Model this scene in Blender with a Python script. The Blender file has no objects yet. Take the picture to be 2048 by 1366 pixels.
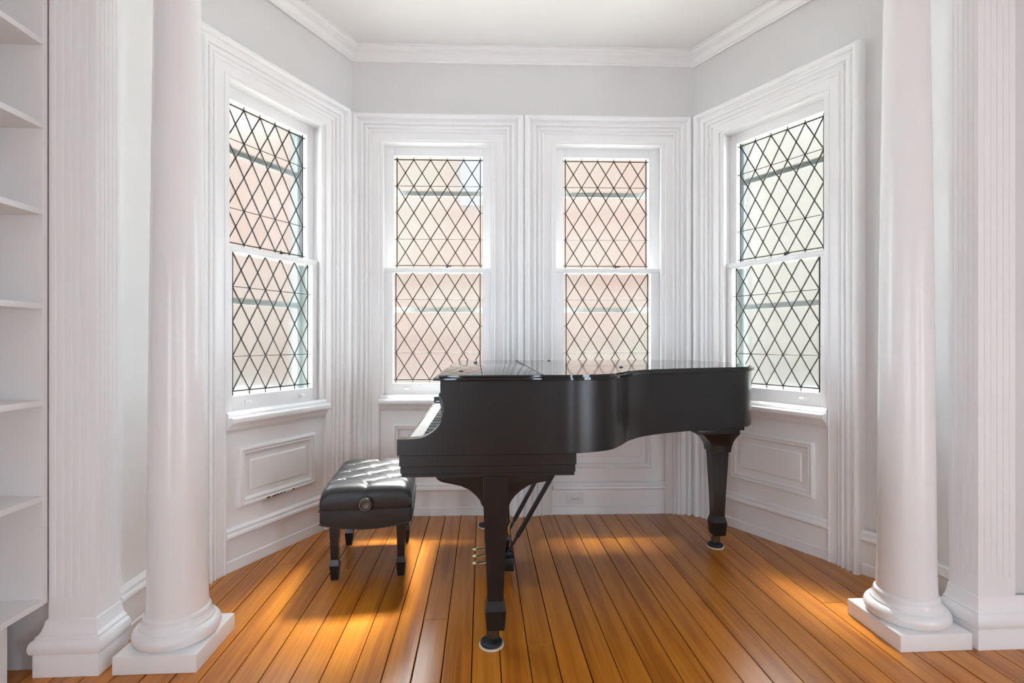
import bpy, bmesh, math, random
from mathutils import Vector, Matrix
random.seed(7)
scene = bpy.context.scene
COL = scene.collection
R = math.radians

# ------------------------------------------------------------------ camera
cam = bpy.data.cameras.new('camera'); cam_o = bpy.data.objects.new('camera', cam); COL.objects.link(cam_o)
cam.sensor_width = 36.0; cam.lens = 36.0 * 1040.0 / 2048.0
cam_o.location = (0, 0, 1.17); cam_o.rotation_euler = (R(90), 0, R(-3.3))
cam.clip_start = 0.02
scene.camera = cam_o
scene.cycles.max_bounces = 14; scene.cycles.diffuse_bounces = 9; scene.cycles.transparent_max_bounces = 20

# ------------------------------------------------------------------ sky, sun, exposure
world = bpy.data.worlds.new('sky'); scene.world = world; world.use_nodes = True
bg = world.node_tree.nodes['Background']
bg.inputs['Color'].default_value = (0.83, 0.97, 1.11, 1); bg.inputs['Strength'].default_value = 10.5
sun = bpy.data.lights.new('sun', 'SUN'); sun.energy = 125.0; sun.angle = R(18); sun.color = (1.0, 0.98, 0.95)
sun_o = bpy.data.objects.new('sun', sun); COL.objects.link(sun_o)
def aim(o, d):
    o.rotation_euler = Vector(d).to_track_quat('-Z', 'Y').to_euler()
SUN_EL, SUN_AZ = R(60.5), R(9)
aim(sun_o, (-math.sin(SUN_AZ)*math.cos(SUN_EL), -math.cos(SUN_AZ)*math.cos(SUN_EL), -math.sin(SUN_EL)))
sun_o.location = (1, 8, 9)
def portal(loc, size_x, size_y, d):
    l = bpy.data.lights.new('sky_portal', 'AREA'); l.shape = 'RECTANGLE'; l.size = size_x; l.size_y = size_y
    l.cycles.is_portal = True
    o = bpy.data.objects.new('sky_portal', l); COL.objects.link(o); o.location = loc; aim(o, d)
scene.view_settings.view_transform = 'Standard'
scene.view_settings.look = 'None'
scene.view_settings.gamma = 1.0
scene.view_settings.use_curve_mapping = False
scene.view_settings.exposure = 0.27

# ------------------------------------------------------------------ materials
def new_mat(name):
    m = bpy.data.materials.new(name); m.use_nodes = True
    return m, m.node_tree, m.node_tree.nodes['Principled BSDF']
def noise_bump(nt, bsdf, scale, strength, dist=0.002, coord='Object'):
    tc = nt.nodes.new('ShaderNodeTexCoord'); n = nt.nodes.new('ShaderNodeTexNoise')
    n.inputs['Scale'].default_value = scale; n.inputs['Detail'].default_value = 4
    b = nt.nodes.new('ShaderNodeBump'); b.inputs['Strength'].default_value = strength; b.inputs['Distance'].default_value = dist
    nt.links.new(tc.outputs[coord], n.inputs['Vector']); nt.links.new(n.outputs['Fac'], b.inputs['Height'])
    nt.links.new(b.outputs['Normal'], bsdf.inputs['Normal'])
    return tc, n
def simple(name, col, rough=0.4, metal=0.0, bump=None, var=0.0, spec=0.5, coat=0.0):
    m, nt, b = new_mat(name)
    b.inputs['Base Color'].default_value = (*col, 1); b.inputs['Roughness'].default_value = rough
    b.inputs['Metallic'].default_value = metal; b.inputs['Specular IOR Level'].default_value = spec
    if coat: b.inputs['Coat Weight'].default_value = coat; b.inputs['Coat Roughness'].default_value = 0.1
    if bump: noise_bump(nt, b, *bump)
    if var:
        tc = nt.nodes.new('ShaderNodeTexCoord'); n = nt.nodes.new('ShaderNodeTexNoise'); n.inputs['Scale'].default_value = 3.0
        n.inputs['Detail'].default_value = 6
        r = nt.nodes.new('ShaderNodeValToRGB')
        r.color_ramp.elements[0].position = 0.3; r.color_ramp.elements[1].position = 0.7
        r.color_ramp.elements[0].color = (*[c*(1-var) for c in col], 1); r.color_ramp.elements[1].color = (*[min(1, c*(1+var)) for c in col], 1)
        nt.links.new(tc.outputs['Object'], n.inputs['Vector']); nt.links.new(n.outputs['Fac'], r.inputs['Fac'])
        nt.links.new(r.outputs['Color'], b.inputs['Base Color'])
    return m
M = {}
M['trim'] = simple('white_gloss_paint', (0.875, 0.875, 0.88), 0.28, bump=(40, 0.04, 0.001), var=0.015)
M['wall'] = simple('pale_grey_wall_paint', (0.70, 0.695, 0.70), 0.55, bump=(120, 0.1, 0.001), var=0.012)
M['ceil'] = simple('white_ceiling_paint', (0.84, 0.84, 0.84), 0.7, bump=(60, 0.08, 0.001))
M['column'] = simple('white_column_paint', (0.83, 0.83, 0.83), 0.25, bump=(25, 0.1, 0.001), var=0.015)
M['shelf'] = simple('white_shelf_paint', (0.80, 0.80, 0.80), 0.5, bump=(80, 0.1, 0.001))
M['ebony'] = simple('satin_ebony_lacquer', (0.010, 0.010, 0.0105), 0.27, bump=(350, 0.04, 0.0005), spec=0.42)
M['ebony_lid'] = simple('polished_ebony_lid', (0.012, 0.012, 0.013), 0.06)
M['ivory'] = simple('white_key_plastic', (0.85, 0.84, 0.81), 0.2)
M['black_key'] = simple('black_key_plastic', (0.012, 0.012, 0.012), 0.3)
M['brass'] = simple('worn_brass', (0.72, 0.56, 0.28), 0.28, 1.0, bump=(60, 0.1, 0.001))
M['steel'] = simple('dark_chrome', (0.12, 0.115, 0.11), 0.3, 1.0)
M['bronze'] = simple('dark_bronze', (0.10, 0.075, 0.05), 0.4, 0.8)
M['black_iron'] = simple('black_metal', (0.02, 0.02, 0.022), 0.4, 0.3)
M['felt'] = simple('dark_cup_felt', (0.02, 0.024, 0.03), 0.7)
M['cream'] = simple('cream_cup_rim', (0.70, 0.60, 0.47), 0.4)
M['leather'] = simple('black_leather', (0.018, 0.019, 0.021), 0.33, bump=(420, 0.35, 0.0012))
M['vinyl'] = simple('black_vinyl_apron', (0.016, 0.016, 0.016), 0.5, bump=(500, 0.25, 0.001))
M['lead'] = simple('dark_lead_came', (0.045, 0.032, 0.024), 0.55, 0.4)
M['outlet'] = simple('white_outlet_plastic', (0.78, 0.77, 0.76), 0.3)
M['slot'] = simple('dark_slot', (0.02, 0.02, 0.02), 0.6)
M['storm'] = simple('grey_aluminium', (0.20, 0.23, 0.23), 0.5, 0.2)
M['outer'] = simple('shade_darkened_grey_green', (0.10, 0.12, 0.10), 0.7)  # grey-green frame with its shade put into the dark base colour
M['chip'] = simple('bare_wood_chip', (0.04, 0.028, 0.02), 0.8)
M['gap'] = simple('dark_subfloor', (0.03, 0.015, 0.008), 0.9)
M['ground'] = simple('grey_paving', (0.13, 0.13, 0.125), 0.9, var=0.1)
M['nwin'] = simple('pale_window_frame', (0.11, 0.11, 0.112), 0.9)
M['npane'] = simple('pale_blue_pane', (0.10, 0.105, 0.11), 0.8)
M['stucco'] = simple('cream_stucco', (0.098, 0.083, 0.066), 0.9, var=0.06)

def wood_floor():
    m, nt, b = new_mat('heart_pine_board'); N, L = nt.nodes.new, nt.links.new
    geo = N('ShaderNodeNewGeometry'); oi = N('ShaderNodeObjectInfo')
    off = N('ShaderNodeVectorMath'); off.operation = 'SCALE'; off.inputs['Scale'].default_value = 37.0
    comb = N('ShaderNodeCombineXYZ'); L(oi.outputs['Random'], comb.inputs['X']); L(oi.outputs['Random'], comb.inputs['Y']); L(oi.outputs['Random'], comb.inputs['Z'])
    L(comb.outputs[0], off.inputs[0])
    add = N('ShaderNodeVectorMath'); add.operation = 'ADD'; L(geo.outputs['Position'], add.inputs[0]); L(off.outputs[0], add.inputs[1])
    mp = N('ShaderNodeMapping'); mp.inputs['Scale'].default_value = (85, 2.2, 85); L(add.outputs[0], mp.inputs['Vector'])
    # growth-ring figure: distorted bands along the board
    n1 = N('ShaderNodeTexNoise'); n1.inputs['Scale'].default_value = 1.0; n1.inputs['Detail'].default_value = 5; n1.inputs['Distortion'].default_value = 0.9
    L(mp.outputs[0], n1.inputs['Vector'])
    mp2 = N('ShaderNodeMapping'); mp2.inputs['Scale'].default_value = (14, 0.75, 14); L(add.outputs[0], mp2.inputs['Vector'])
    n2 = N('ShaderNodeTexNoise'); n2.inputs['Scale'].default_value = 0.8; n2.inputs['Detail'].default_value = 2; L(mp2.outputs[0], n2.inputs['Vector'])
    mul = N('ShaderNodeMath'); mul.operation = 'MULTIPLY'; mul.inputs[1].default_value = 16; L(n2.outputs['Fac'], mul.inputs[0])
    sn = N('ShaderNodeMath'); sn.operation = 'SINE'; L(mul.outputs[0], sn.inputs[0])
    mr = N('ShaderNodeMapRange'); mr.inputs[1].default_value = -1; mr.inputs[2].default_value = 1; L(sn.outputs[0], mr.inputs[0])
    mix = N('ShaderNodeMix'); mix.data_type = 'FLOAT'; mix.inputs[0].default_value = 0.28
    L(n1.outputs['Fac'], mix.inputs[2]); L(mr.outputs[0], mix.inputs[3])
    ramp = N('ShaderNodeValToRGB'); e = ramp.color_ramp.elements
    e[0].position = 0.15; e[0].color = (0.27, 0.078, 0.008, 1); e[1].position = 0.85; e[1].color = (0.60, 0.235, 0.028, 1)
    c = ramp.color_ramp.elements.new(0.5); c.color = (0.475, 0.162, 0.016, 1)
    L(mix.outputs[0], ramp.inputs['Fac'])
    hsv = N('ShaderNodeHueSaturation'); L(ramp.outputs['Color'], hsv.inputs['Color'])
    mv = N('ShaderNodeMapRange'); mv.inputs[3].default_value = 0.88; mv.inputs[4].default_value = 1.1; L(oi.outputs['Random'], mv.inputs[0]); L(mv.outputs[0], hsv.inputs['Value'])
    # worn, scuffed patches
    n3 = N('ShaderNodeTexNoise'); n3.inputs['Scale'].default_value = 1.3; n3.inputs['Detail'].default_value = 1; L(geo.outputs['Position'], n3.inputs['Vector'])
    r3 = N('ShaderNodeMapRange'); r3.inputs[1].default_value = 0.35; r3.inputs[2].default_value = 0.7; r3.inputs[3].default_value = 0.19; r3.inputs[4].default_value = 0.27; L(n3.outputs['Fac'], r3.inputs[0])
    L(r3.outputs[0], b.inputs['Roughness']); L(hsv.outputs['Color'], b.inputs['Base Color'])
    b.inputs['Specular IOR Level'].default_value = 0.5
    bp = N('ShaderNodeBump'); bp.inputs['Strength'].default_value = 0.12; bp.inputs['Distance'].default_value = 0.0015
    L(mix.outputs[0], bp.inputs['Height']); L(bp.outputs['Normal'], b.inputs['Normal'])
    return m
M['board'] = wood_floor()

def ribbed_glass():
    m = bpy.data.materials.new('ribbed_glass'); m.use_nodes = True; nt = m.node_tree
    for n in list(nt.nodes): nt.nodes.remove(n)
    N, L = nt.nodes.new, nt.links.new
    out = N('ShaderNodeOutputMaterial'); tc = N('ShaderNodeTexCoord'); oi = N('ShaderNodeObjectInfo')
    # ribs run diagonally, one slope or the other from pane to pane
    gt = N('ShaderNodeMath'); gt.operation = 'GREATER_THAN'; gt.inputs[1].default_value = 0.62; L(oi.outputs['Random'], gt.inputs[0])
    ang = N('ShaderNodeMapRange'); ang.inputs[3].default_value = R(33); ang.inputs[4].default_value = R(-33); L(gt.outputs[0], ang.inputs[0])
    vr = N('ShaderNodeVectorRotate'); vr.rotation_type = 'Y_AXIS'; L(tc.outputs['Object'], vr.inputs['Vector']); L(ang.outputs[0], vr.inputs['Angle'])
    w = N('ShaderNodeTexWave'); w.bands_direction = 'X'; w.inputs['Scale'].default_value = 58; w.inputs['Distortion'].default_value = 0.0
    L(vr.outputs[0], w.inputs['Vector'])
    fac = N('ShaderNodeMapRange'); fac.inputs[3].default_value = 0.0; fac.inputs[4].default_value = 0.008; L(w.outputs['Fac'], fac.inputs[0])
    tr = N('ShaderNodeBsdfTransparent'); tr.inputs[0].default_value = (0.92, 0.92, 0.90, 1)
    tl = N('ShaderNodeBsdfTranslucent'); tl.inputs[0].default_value = (0.92, 0.90, 0.86, 1)
    rf = N('ShaderNodeBsdfRefraction'); rf.inputs['Color'].default_value = (0.93, 0.93, 0.91, 1); rf.inputs['IOR'].default_value = 1.1; rf.inputs['Roughness'].default_value = 0.45
    fb = N('ShaderNodeMapRange'); fb.inputs[3].default_value = 0.08; fb.inputs[4].default_value = 0.5; L(w.outputs['Fac'], fb.inputs[0])
    mr_ = N('ShaderNodeMixShader'); L(fb.outputs[0], mr_.inputs[0]); L(tr.outputs[0], mr_.inputs[1]); L(rf.outputs[0], mr_.inputs[2])
    mx = N('ShaderNodeMixShader'); L(fac.outputs[0], mx.inputs[0]); L(mr_.outputs[0], mx.inputs[1]); L(tl.outputs[0], mx.inputs[2])
    gl = N('ShaderNodeBsdfGlossy'); gl.inputs['Roughness'].default_value = 0.1
    bp = N('ShaderNodeBump'); bp.inputs['Strength'].default_value = 0.4; bp.inputs['Distance'].default_value = 0.001; L(w.outputs['Fac'], bp.inputs['Height']); L(bp.outputs[0], gl.inputs['Normal'])
    fr = N('ShaderNodeFresnel'); fr.inputs['IOR'].default_value = 1.35
    gm = N('ShaderNodeNewGeometry'); inv = N('ShaderNodeMath'); inv.operation = 'SUBTRACT'; inv.inputs[0].default_value = 1.0; L(gm.outputs['Backfacing'], inv.inputs[1])
    fm = N('ShaderNodeMath'); fm.operation = 'MULTIPLY'; L(fr.outputs[0], fm.inputs[0]); L(inv.outputs[0], fm.inputs[1])   # one reflection per pane, at its outer face
    m2 = N('ShaderNodeMixShader'); L(fm.outputs[0], m2.inputs[0]); L(mx.outputs[0], m2.inputs[1]); L(gl.outputs[0], m2.inputs[2])
    L(m2.outputs[0], out.inputs['Surface'])
    return m
M['glass'] = ribbed_glass()

def brick_mat():
    m, nt, b = new_mat('pink_brick'); N, L = nt.nodes.new, nt.links.new
    tc = N('ShaderNodeTexCoord'); mp = N('ShaderNodeMapping'); mp.inputs['Rotation'].default_value = (R(90), 0, 0)
    L(tc.outputs['Object'], mp.inputs['Vector'])
    br = N('ShaderNodeTexBrick'); br.inputs['Scale'].default_value = 1.0
    br.inputs['Brick Width'].default_value = 0.21; br.inputs['Row Height'].default_value = 0.075; br.inputs['Mortar Size'].default_value = 0.009
    br.inputs['Color1'].default_value = (0.1068, 0.0571, 0.0409, 1); br.inputs['Color2'].default_value = (0.0977, 0.0508, 0.036, 1); br.inputs['Mortar'].default_value = (0.1091, 0.0879, 0.0741, 1)
    L(mp.outputs[0], br.inputs['Vector'])
    n = N('ShaderNodeTexNoise'); n.inputs['Scale'].default_value = 0.22; n.inputs['Detail'].default_value = 3; L(tc.outputs['Object'], n.inputs['Vector'])
    mx = N('ShaderNodeMix'); mx.data_type = 'RGBA'
    mr = N('ShaderNodeMapRange'); mr.inputs[1].default_value = 0.42; mr.inputs[2].default_value = 0.66; L(n.outputs['Fac'], mr.inputs[0]); L(mr.outputs[0], mx.inputs[0])
    L(br.outputs['Color'], mx.inputs[6]); mx.inputs[7].default_value = (0.1045, 0.0836, 0.0633, 1)
    L(mx.outputs[2], b.inputs['Base Color']); b.inputs['Roughness'].default_value = 0.9
    return m
M['brick'] = brick_mat()

# ------------------------------------------------------------------ mesh helpers
class MB:
    def __init__(s): s.v = []; s.f = []
    def add(s, vs, fs):
        k = len(s.v); s.v += [tuple(v) for v in vs]; s.f += [tuple(i + k for i in f) for f in fs]; return s
    def box(s, x0, x1, y0, y1, z0, z1):
        return s.add([(x0,y0,z0),(x1,y0,z0),(x1,y1,z0),(x0,y1,z0),(x0,y0,z1),(x1,y0,z1),(x1,y1,z1),(x0,y1,z1)],
                     [(0,3,2,1),(4,5,6,7),(0,1,5,4),(1,2,6,5),(2,3,7,6),(3,0,4,7)])
    def prism(s, poly, a0, a1, axis='z'):
        n = len(poly)
        def P(p, a): return (p[0],p[1],a) if axis == 'z' else ((p[0],a,p[1]) if axis == 'y' else (a,p[0],p[1]))
        vs = [P(p,a0) for p in poly] + [P(p,a1) for p in poly]
        return s.add(vs, [tuple(range(n))[::-1], tuple(range(n,2*n))] + [(i,(i+1)%n,n+(i+1)%n,n+i) for i in range(n)])
    def lathe(s, prof, c=(0,0,0), seg=40, axis='z', cap=True):
        vs = []; fs = []; n = len(prof)
        for i in range(seg):
            a = 2*math.pi*i/seg
            for r, h in prof:
                x, y = r*math.cos(a), r*math.sin(a)
                p = (x,y,h) if axis == 'z' else ((x,h,y) if axis == 'y' else (h,x,y))
                vs.append((p[0]+c[0],p[1]+c[1],p[2]+c[2]))
        for i in range(seg):
            j = (i+1) % seg
            for k in range(n-1): fs.append((i*n+k, j*n+k, j*n+k+1, i*n+k+1))
        if cap:
            fs.append(tuple(i*n for i in range(seg))[::-1]); fs.append(tuple(i*n+n-1 for i in range(seg)))
        return s.add(vs, fs)
    def loft_sq(s, secs):        # secs: (cx, cy, z, hx, hy)
        k = len(secs); vs = []
        for cx,cy,z,hx,hy in secs: vs += [(cx-hx,cy-hy,z),(cx+hx,cy-hy,z),(cx+hx,cy+hy,z),(cx-hx,cy+hy,z)]
        fs = [(3,2,1,0),(4*k-4,4*k-3,4*k-2,4*k-1)]
        for i in range(k-1):
            for j in range(4): fs.append((4*i+j,4*i+(j+1)%4,4*i+4+(j+1)%4,4*i+4+j))
        return s.add(vs, fs)
    def tube(s, pts, r, seg=10):
        pts = [Vector(p) for p in pts]; vs = []; fs = []; n = len(pts)
        rr = r if isinstance(r, (list, tuple)) else [r]*n
        for i, p in enumerate(pts):
            t = (pts[min(i+1,n-1)] - pts[max(i-1,0)]).normalized()
            u = t.cross(Vector((0,0,1)));
            if u.length < 1e-4: u = t.cross(Vector((0,1,0)))
            u.normalize(); w = t.cross(u)
            for k in range(seg):
                a = 2*math.pi*k/seg; vs.append(p + (u*math.cos(a) + w*math.sin(a))*rr[i])
        for i in range(n-1):
            for k in range(seg): fs.append((i*seg+k, i*seg+(k+1)%seg, (i+1)*seg+(k+1)%seg, (i+1)*seg+k))
        fs.append(tuple(range(seg))[::-1]); fs.append(tuple((n-1)*seg+k for k in range(seg)))
        return s.add(vs, fs)
    def sweep(s, path, prof, closed=False):
        """path: 2D points; prof: (offset to the left-hand normal, z). Mitred corners; ends capped."""
        n = len(path); P = [Vector(p) for p in path]; offs = []
        for i in range(n):
            d0 = (P[i]-P[i-1]).normalized() if (i > 0 or closed) else None
            d1 = (P[(i+1)%n]-P[i]).normalized() if (i < n-1 or closed) else None
            d0 = d0 or d1; d1 = d1 or d0
            n0 = Vector((-d0.y,d0.x)); n1 = Vector((-d1.y,d1.x)); m = (n0+n1).normalized()
            offs.append(m / max(0.2, m.dot(n0)))
        k = len(prof); vs = []; fs = []
        for i in range(n):
            for o, z in prof: q = P[i] + offs[i]*o; vs.append((q.x,q.y,z))
        for i in range(n if closed else n-1):
            j = (i+1) % n
            for a in range(k): b = (a+1) % k; fs.append((i*k+a, j*k+a, j*k+b, i*k+b))
        if not closed: fs.append(tuple(range(k))[::-1]); fs.append(tuple((n-1)*k+a for a in range(k)))
        return s.add(vs, fs)
    def move(s, dx, dy, dz=0): s.v = [(x+dx,y+dy,z+dz) for x,y,z in s.v]; return s

def to_mesh(name, mb, mat, smooth=35, bevel=0.0):
    me = bpy.data.meshes.new(name); me.from_pydata(mb.v, [], mb.f)
    bm = bmesh.new(); bm.from_mesh(me); bmesh.ops.recalc_face_normals(bm, faces=bm.faces)
    if bevel:
        es = [e for e in bm.edges if len(e.link_faces) == 2 and e.calc_face_angle(0) > 0.6]
        bmesh.ops.bevel(bm, geom=es, offset=bevel, segments=2, affect='EDGES', profile=0.6, clamp_overlap=True)
    lim = R(smooth)
    for f in bm.faces: f.smooth = True
    for e in bm.edges: e.smooth = len(e.link_faces) == 2 and e.calc_face_angle(0) < lim
    bm.to_mesh(me); bm.free(); me.materials.append(M[mat] if isinstance(mat, str) else mat)
    return me
def link(name, me, parent=None, loc=(0,0,0), rz=0.0, label=None):
    o = bpy.data.objects.new(name, me); COL.objects.link(o); o.location = loc; o.rotation_euler = (0,0,rz)
    if parent: o.parent = parent
    if label: o['label'] = label
    return o
def part(name, mb, mat, parent, smooth=35, bevel=0.0, label=None, loc=(0,0,0), rz=0.0):
    return link(name, to_mesh(name, mb, mat, smooth, bevel), parent, loc, rz, label)
def tag(o, label, cat, group=None, kind=None):
    o['label'] = label; o['category'] = cat
    if group: o['group'] = group
    if kind: o['kind'] = kind
    return o
def thing(name, label, cat, loc=(0,0,0), rz=0.0, group=None, kind=None):
    o = link(name, None, None, loc, rz); return tag(o, label, cat, group, kind)
def struct(name, mb, mat, label, cat, loc=(0,0,0), rz=0.0, smooth=35, bevel=0.0):
    o = link(name, to_mesh(name, mb, mat, smooth, bevel), None, loc, rz); return tag(o, label, cat, None, 'structure')

def spline(pts, per=8, closed=False):
    out = []; n = len(pts)
    for i in range(n if closed else n-1):
        g = lambda k: Vector(pts[k % n]) if closed else Vector(pts[max(0, min(n-1, k))])
        p0, p1, p2, p3 = g(i-1), g(i), g(i+1), g(i+2)
        for j in range(per):
            t = j/per
            q = 0.5*((2*p1) + (p2-p0)*t + (2*p0-5*p1+4*p2-p3)*t*t + (3*p1-p0-3*p2+p3)*t**3)
            out.append((q.x, q.y))
    if not closed: out.append(tuple(pts[-1]))
    return out

# ------------------------------------------------------------------ room shell
# bay wall frames: local x runs along the wall (to the right seen from inside), local y points outdoors
ZC = 3.13
FL = dict(o=(-1.28, 2.702), a=R(62.9), x0=-0.255, x1=0.885, op=[(-0.015, 0.665)], near=(-0.207, 0.855))
FB = dict(o=(-0.88, 3.529), a=R(-1.55), x0=0.0, x1=2.311)
FR = dict(o=(1.563, 3.222), a=R(-63.2), x0=-0.275, x1=0.915)
def wp(F, x, y=0.0):
    c, s = math.cos(F['a']), math.sin(F['a']); return (F['o'][0] + x*c - y*s, F['o'][1] + x*s + y*c)
Z_OP0, Z_OP1, Z_CT = 0.74, 2.515, 2.685
WIN_L = dict(c=0.325, w=0.68, wl=0.192, wr=0.19, lat=0.515)
WIN_R = dict(c=0.28, w=0.68, wl=0.185, wr=0.172, lat=0.525)
WIN_1 = dict(c=0.580, w=0.766, wl=0.175, wr=0.199, lat=0.572)
WIN_2 = dict(c=1.738, w=0.766, wl=0.193, wr=0.172, lat=0.565)
WY0, WY1 = 0.018, 0.26                                    # wall faces (local y)
def wall_mesh(F, holes):
    mb = MB(); x = F['x0'] - (0.0 if F is FL else 0.13)
    xe = F['x1'] + (0.0 if F is FR else 0.13)
    for w in holes:
        a, b = w['c'] - w['w']/2, w['c'] + w['w']/2
        mb.box(x, a, WY0, WY1, 0, ZC); mb.box(a, b, WY0, WY1, 0, Z_OP0); mb.box(a, b, WY0, WY1, Z_OP1, ZC); x = b
    return mb.box(x, xe, WY0, WY1, 0, ZC)
wall_left = struct('wall_left', wall_mesh(FL, [WIN_L]), 'wall', 'pale grey angled bay wall around the left window', 'wall', (*FL['o'],0), FL['a'])
wall_back = struct('wall_back', wall_mesh(FB, [WIN_1, WIN_2]), 'wall', 'pale grey back wall of the bay behind the piano', 'wall', (*FB['o'],0), FB['a'])
wall_right = struct('wall_right', wall_mesh(FR, [WIN_R]), 'wall', 'pale grey angled bay wall around the right window', 'wall', (*FR['o'],0), FR['a'])
XRL, XRR = -1.395, 1.975                                  # return walls beside the opening
struct('wall_return_left', MB().box(-1.60, XRL, 2.056, 2.62, 0, ZC), 'trim', 'white return wall between left pilaster and bay', 'wall')
struct('wall_return_right', MB().box(XRR, 2.20, 2.021, 2.60, 0, ZC), 'trim', 'white return wall between right pilaster and bay', 'wall')
XW0, XW1, YW = -1.88, 3.3, -3.6
struct('wall_front_left', MB().box(XW0-.2, -1.532, 1.95, 2.15, 0, ZC), 'wall', 'white wall stub behind the left pilaster', 'wall')
struct('wall_front_right', MB().box(2.057, XW1+.2, 1.915, 2.15, 0, ZC), 'wall', 'pale wall to the right of the right pilaster', 'wall')
SZ0, SZ1 = 0.03, 2.1  # height of openings added to the unseen side walls to let in fill light
def side_wall(name, x0, x1, holes, label, d):
    mb = MB(); y = YW-.2
    for a, b in holes:
        mb.box(x0, x1, y, a, 0, ZC); mb.box(x0, x1, a, b, 0, SZ0); mb.box(x0, x1, a, b, SZ1, ZC); y = b
        portal(((x0+x1)/2, (a+b)/2, (SZ0+SZ1)/2), b-a, SZ1-SZ0, (d, 0, 0))
    struct(name, mb.box(x0, x1, y, 2.0, 0, ZC), 'wall', label, 'wall')
side_wall('wall_side_left', XW0-.2, XW0, [(-2.1, -1.55)], 'wall behind the white bookcase', 1)
side_wall('wall_side_right', XW1, XW1+.2, [(-1.7, -0.95)], 'side wall of the near room', -1)
mb = MB(); x = XW0-.2; REAR_FILL = [(-1.75, -1.25), (2.0, 2.4)]; RZ0, RZ1 = 0.03, 2.0  # rear openings are added out of view, sized for fill light
for a, b in REAR_FILL:
    mb.box(x, a, YW-.2, YW, 0, ZC); mb.box(a, b, YW-.2, YW, 0, RZ0); mb.box(a, b, YW-.2, YW, RZ1, ZC); x = b
mb.box(x, XW1+.2, YW-.2, YW, 0, ZC)
struct('wall_rear', mb, 'wall', 'rear wall of the near room with added, unseen openings for fill light', 'wall')
for a, b in REAR_FILL: portal(((a+b)/2, YW-.1, (RZ0+RZ1)/2), b-a, RZ1-RZ0, (0, 1, 0))
struct('ceiling', MB().box(XW0-.2, XW1+.2, YW-.2, 3.95, ZC, ZC+.1), 'ceil', 'plain white ceiling', 'ceiling')
struct('trim_1', MB().box(XW0, XW1, 1.90, 2.16, 2.80, ZC), 'trim', 'white beam carried by the two columns', 'beam', bevel=0.004)

# crown moulding round the bay, mitred at the corners
crown_prof = [(0.0, 3.045), (0.012, 3.045), (0.016, 3.052), (0.012, 3.058), (0.018, 3.062), (0.026, 3.072), (0.040, 3.084), (0.052, 3.092),
              (0.056, 3.092), (0.056, 3.100), (0.066, 3.103), (0.074, 3.112), (0.076, 3.120), (0.086, 3.120), (0.086, ZC-.001), (0.0, ZC-.001)]
cpath = [wp(FR, FR['x1'], WY0), wp(FR, FR['x0']+0.0, WY0), wp(FL, FL['x1'], WY0), wp(FL, FL['x0'], WY0)]
def isect(F, G, y):
    p, q = Vector(wp(F, 0, y)), Vector(wp(G, 0, y)); d = Vector(wp(F, 1, y)) - p; e = Vector(wp(G, 1, y)) - q
    t = ((q-p).x*e.y - (q-p).y*e.x) / (d.x*e.y - d.y*e.x); r = p + d*t; return (r.x, r.y)
CL, CR = isect(FL, FB, WY0), isect(FB, FR, WY0)
cpath = [(XRR, 2.17), wp(FR, FR['x1'], WY0), CR, CL, wp(FL, FL['x0'], WY0), (XRL, 2.17)]
cp0 = wp(FR, (XRR-FR['o'][0])/math.cos(FR['a']), 0); cp1 = wp(FL, (XRL-FL['o'][0])/math.cos(FL['a']), 0)
cpath = [(XRR, 2.17), (XRR, cp0[1]+.02), CR, CL, (XRL, cp1[1]+.02), (XRL, 2.17)]
struct('trim_2', MB().sweep(cpath, crown_prof), 'trim', 'white stepped crown moulding round the bay ceiling', 'moulding')

# floor: pine boards running towards the bay
floor = struct('floor', MB().box(XW0-.2, XW1+.2, YW-.2, 3.75, -0.09, -0.022), 'gap', 'glossy orange-brown pine board floor', 'floor')
def y_limit(x):
    ys = [p for p in (3.52 + (x+0.88)*-0.027,)]
    if x < -0.88: ys.append(FL['o'][1] + (x-FL['o'][0])*math.tan(FL['a']))
    if x > 1.43: ys.append(FR['o'][1] + (x-FR['o'][0])*math.tan(FR['a']))
    y = min(ys)
    if x < XRL-.03 or x > XRR+.03: y = 2.0
    return y + 0.06
bw = 0.104; x = XW0 - 0.02; k = 0
while x < XW1:
    w = bw*random.uniform(0.97, 1.03); ye = min(max(y_limit(x+.01), y_limit(x+w-.01)), 3.6); y = YW + random.uniform(-0.1, 0)
    cuts = [y]; 
    while True:
        y += random.uniform(2.4, 4.6)
        if y > ye - 0.5: break
        cuts.append(y)
    cuts.append(ye)
    for a, b in zip(cuts[:-1], cuts[1:]):
        g = random.choice([0.0012, 0.0016, 0.0018, 0.0026]); c = 0.0014; X0, X1, Y0, Y1 = x+g, x+w-g, a+.001, b-.001
        dz = random.uniform(-0.0006, 0.0)
        m_ = MB().add([(X0,Y0,-.022),(X1,Y0,-.022),(X1,Y1,-.022),(X0,Y1,-.022),(X0,Y0,-c+dz),(X1,Y0,-c+dz),(X1,Y1,-c+dz),(X0,Y1,-c+dz),(X0+c,Y0+c,dz),(X1-c,Y0+c,dz),(X1-c,Y1-c,dz),(X0+c,Y1-c,dz)],
            [(0,1,5,4),(1,2,6,5),(2,3,7,6),(3,0,4,7),(4,5,9,8),(5,6,10,9),(6,7,11,10),(7,4,8,11),(8,9,10,11)])
        part('floor_board', m_, 'board', floor)
    x += w

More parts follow.
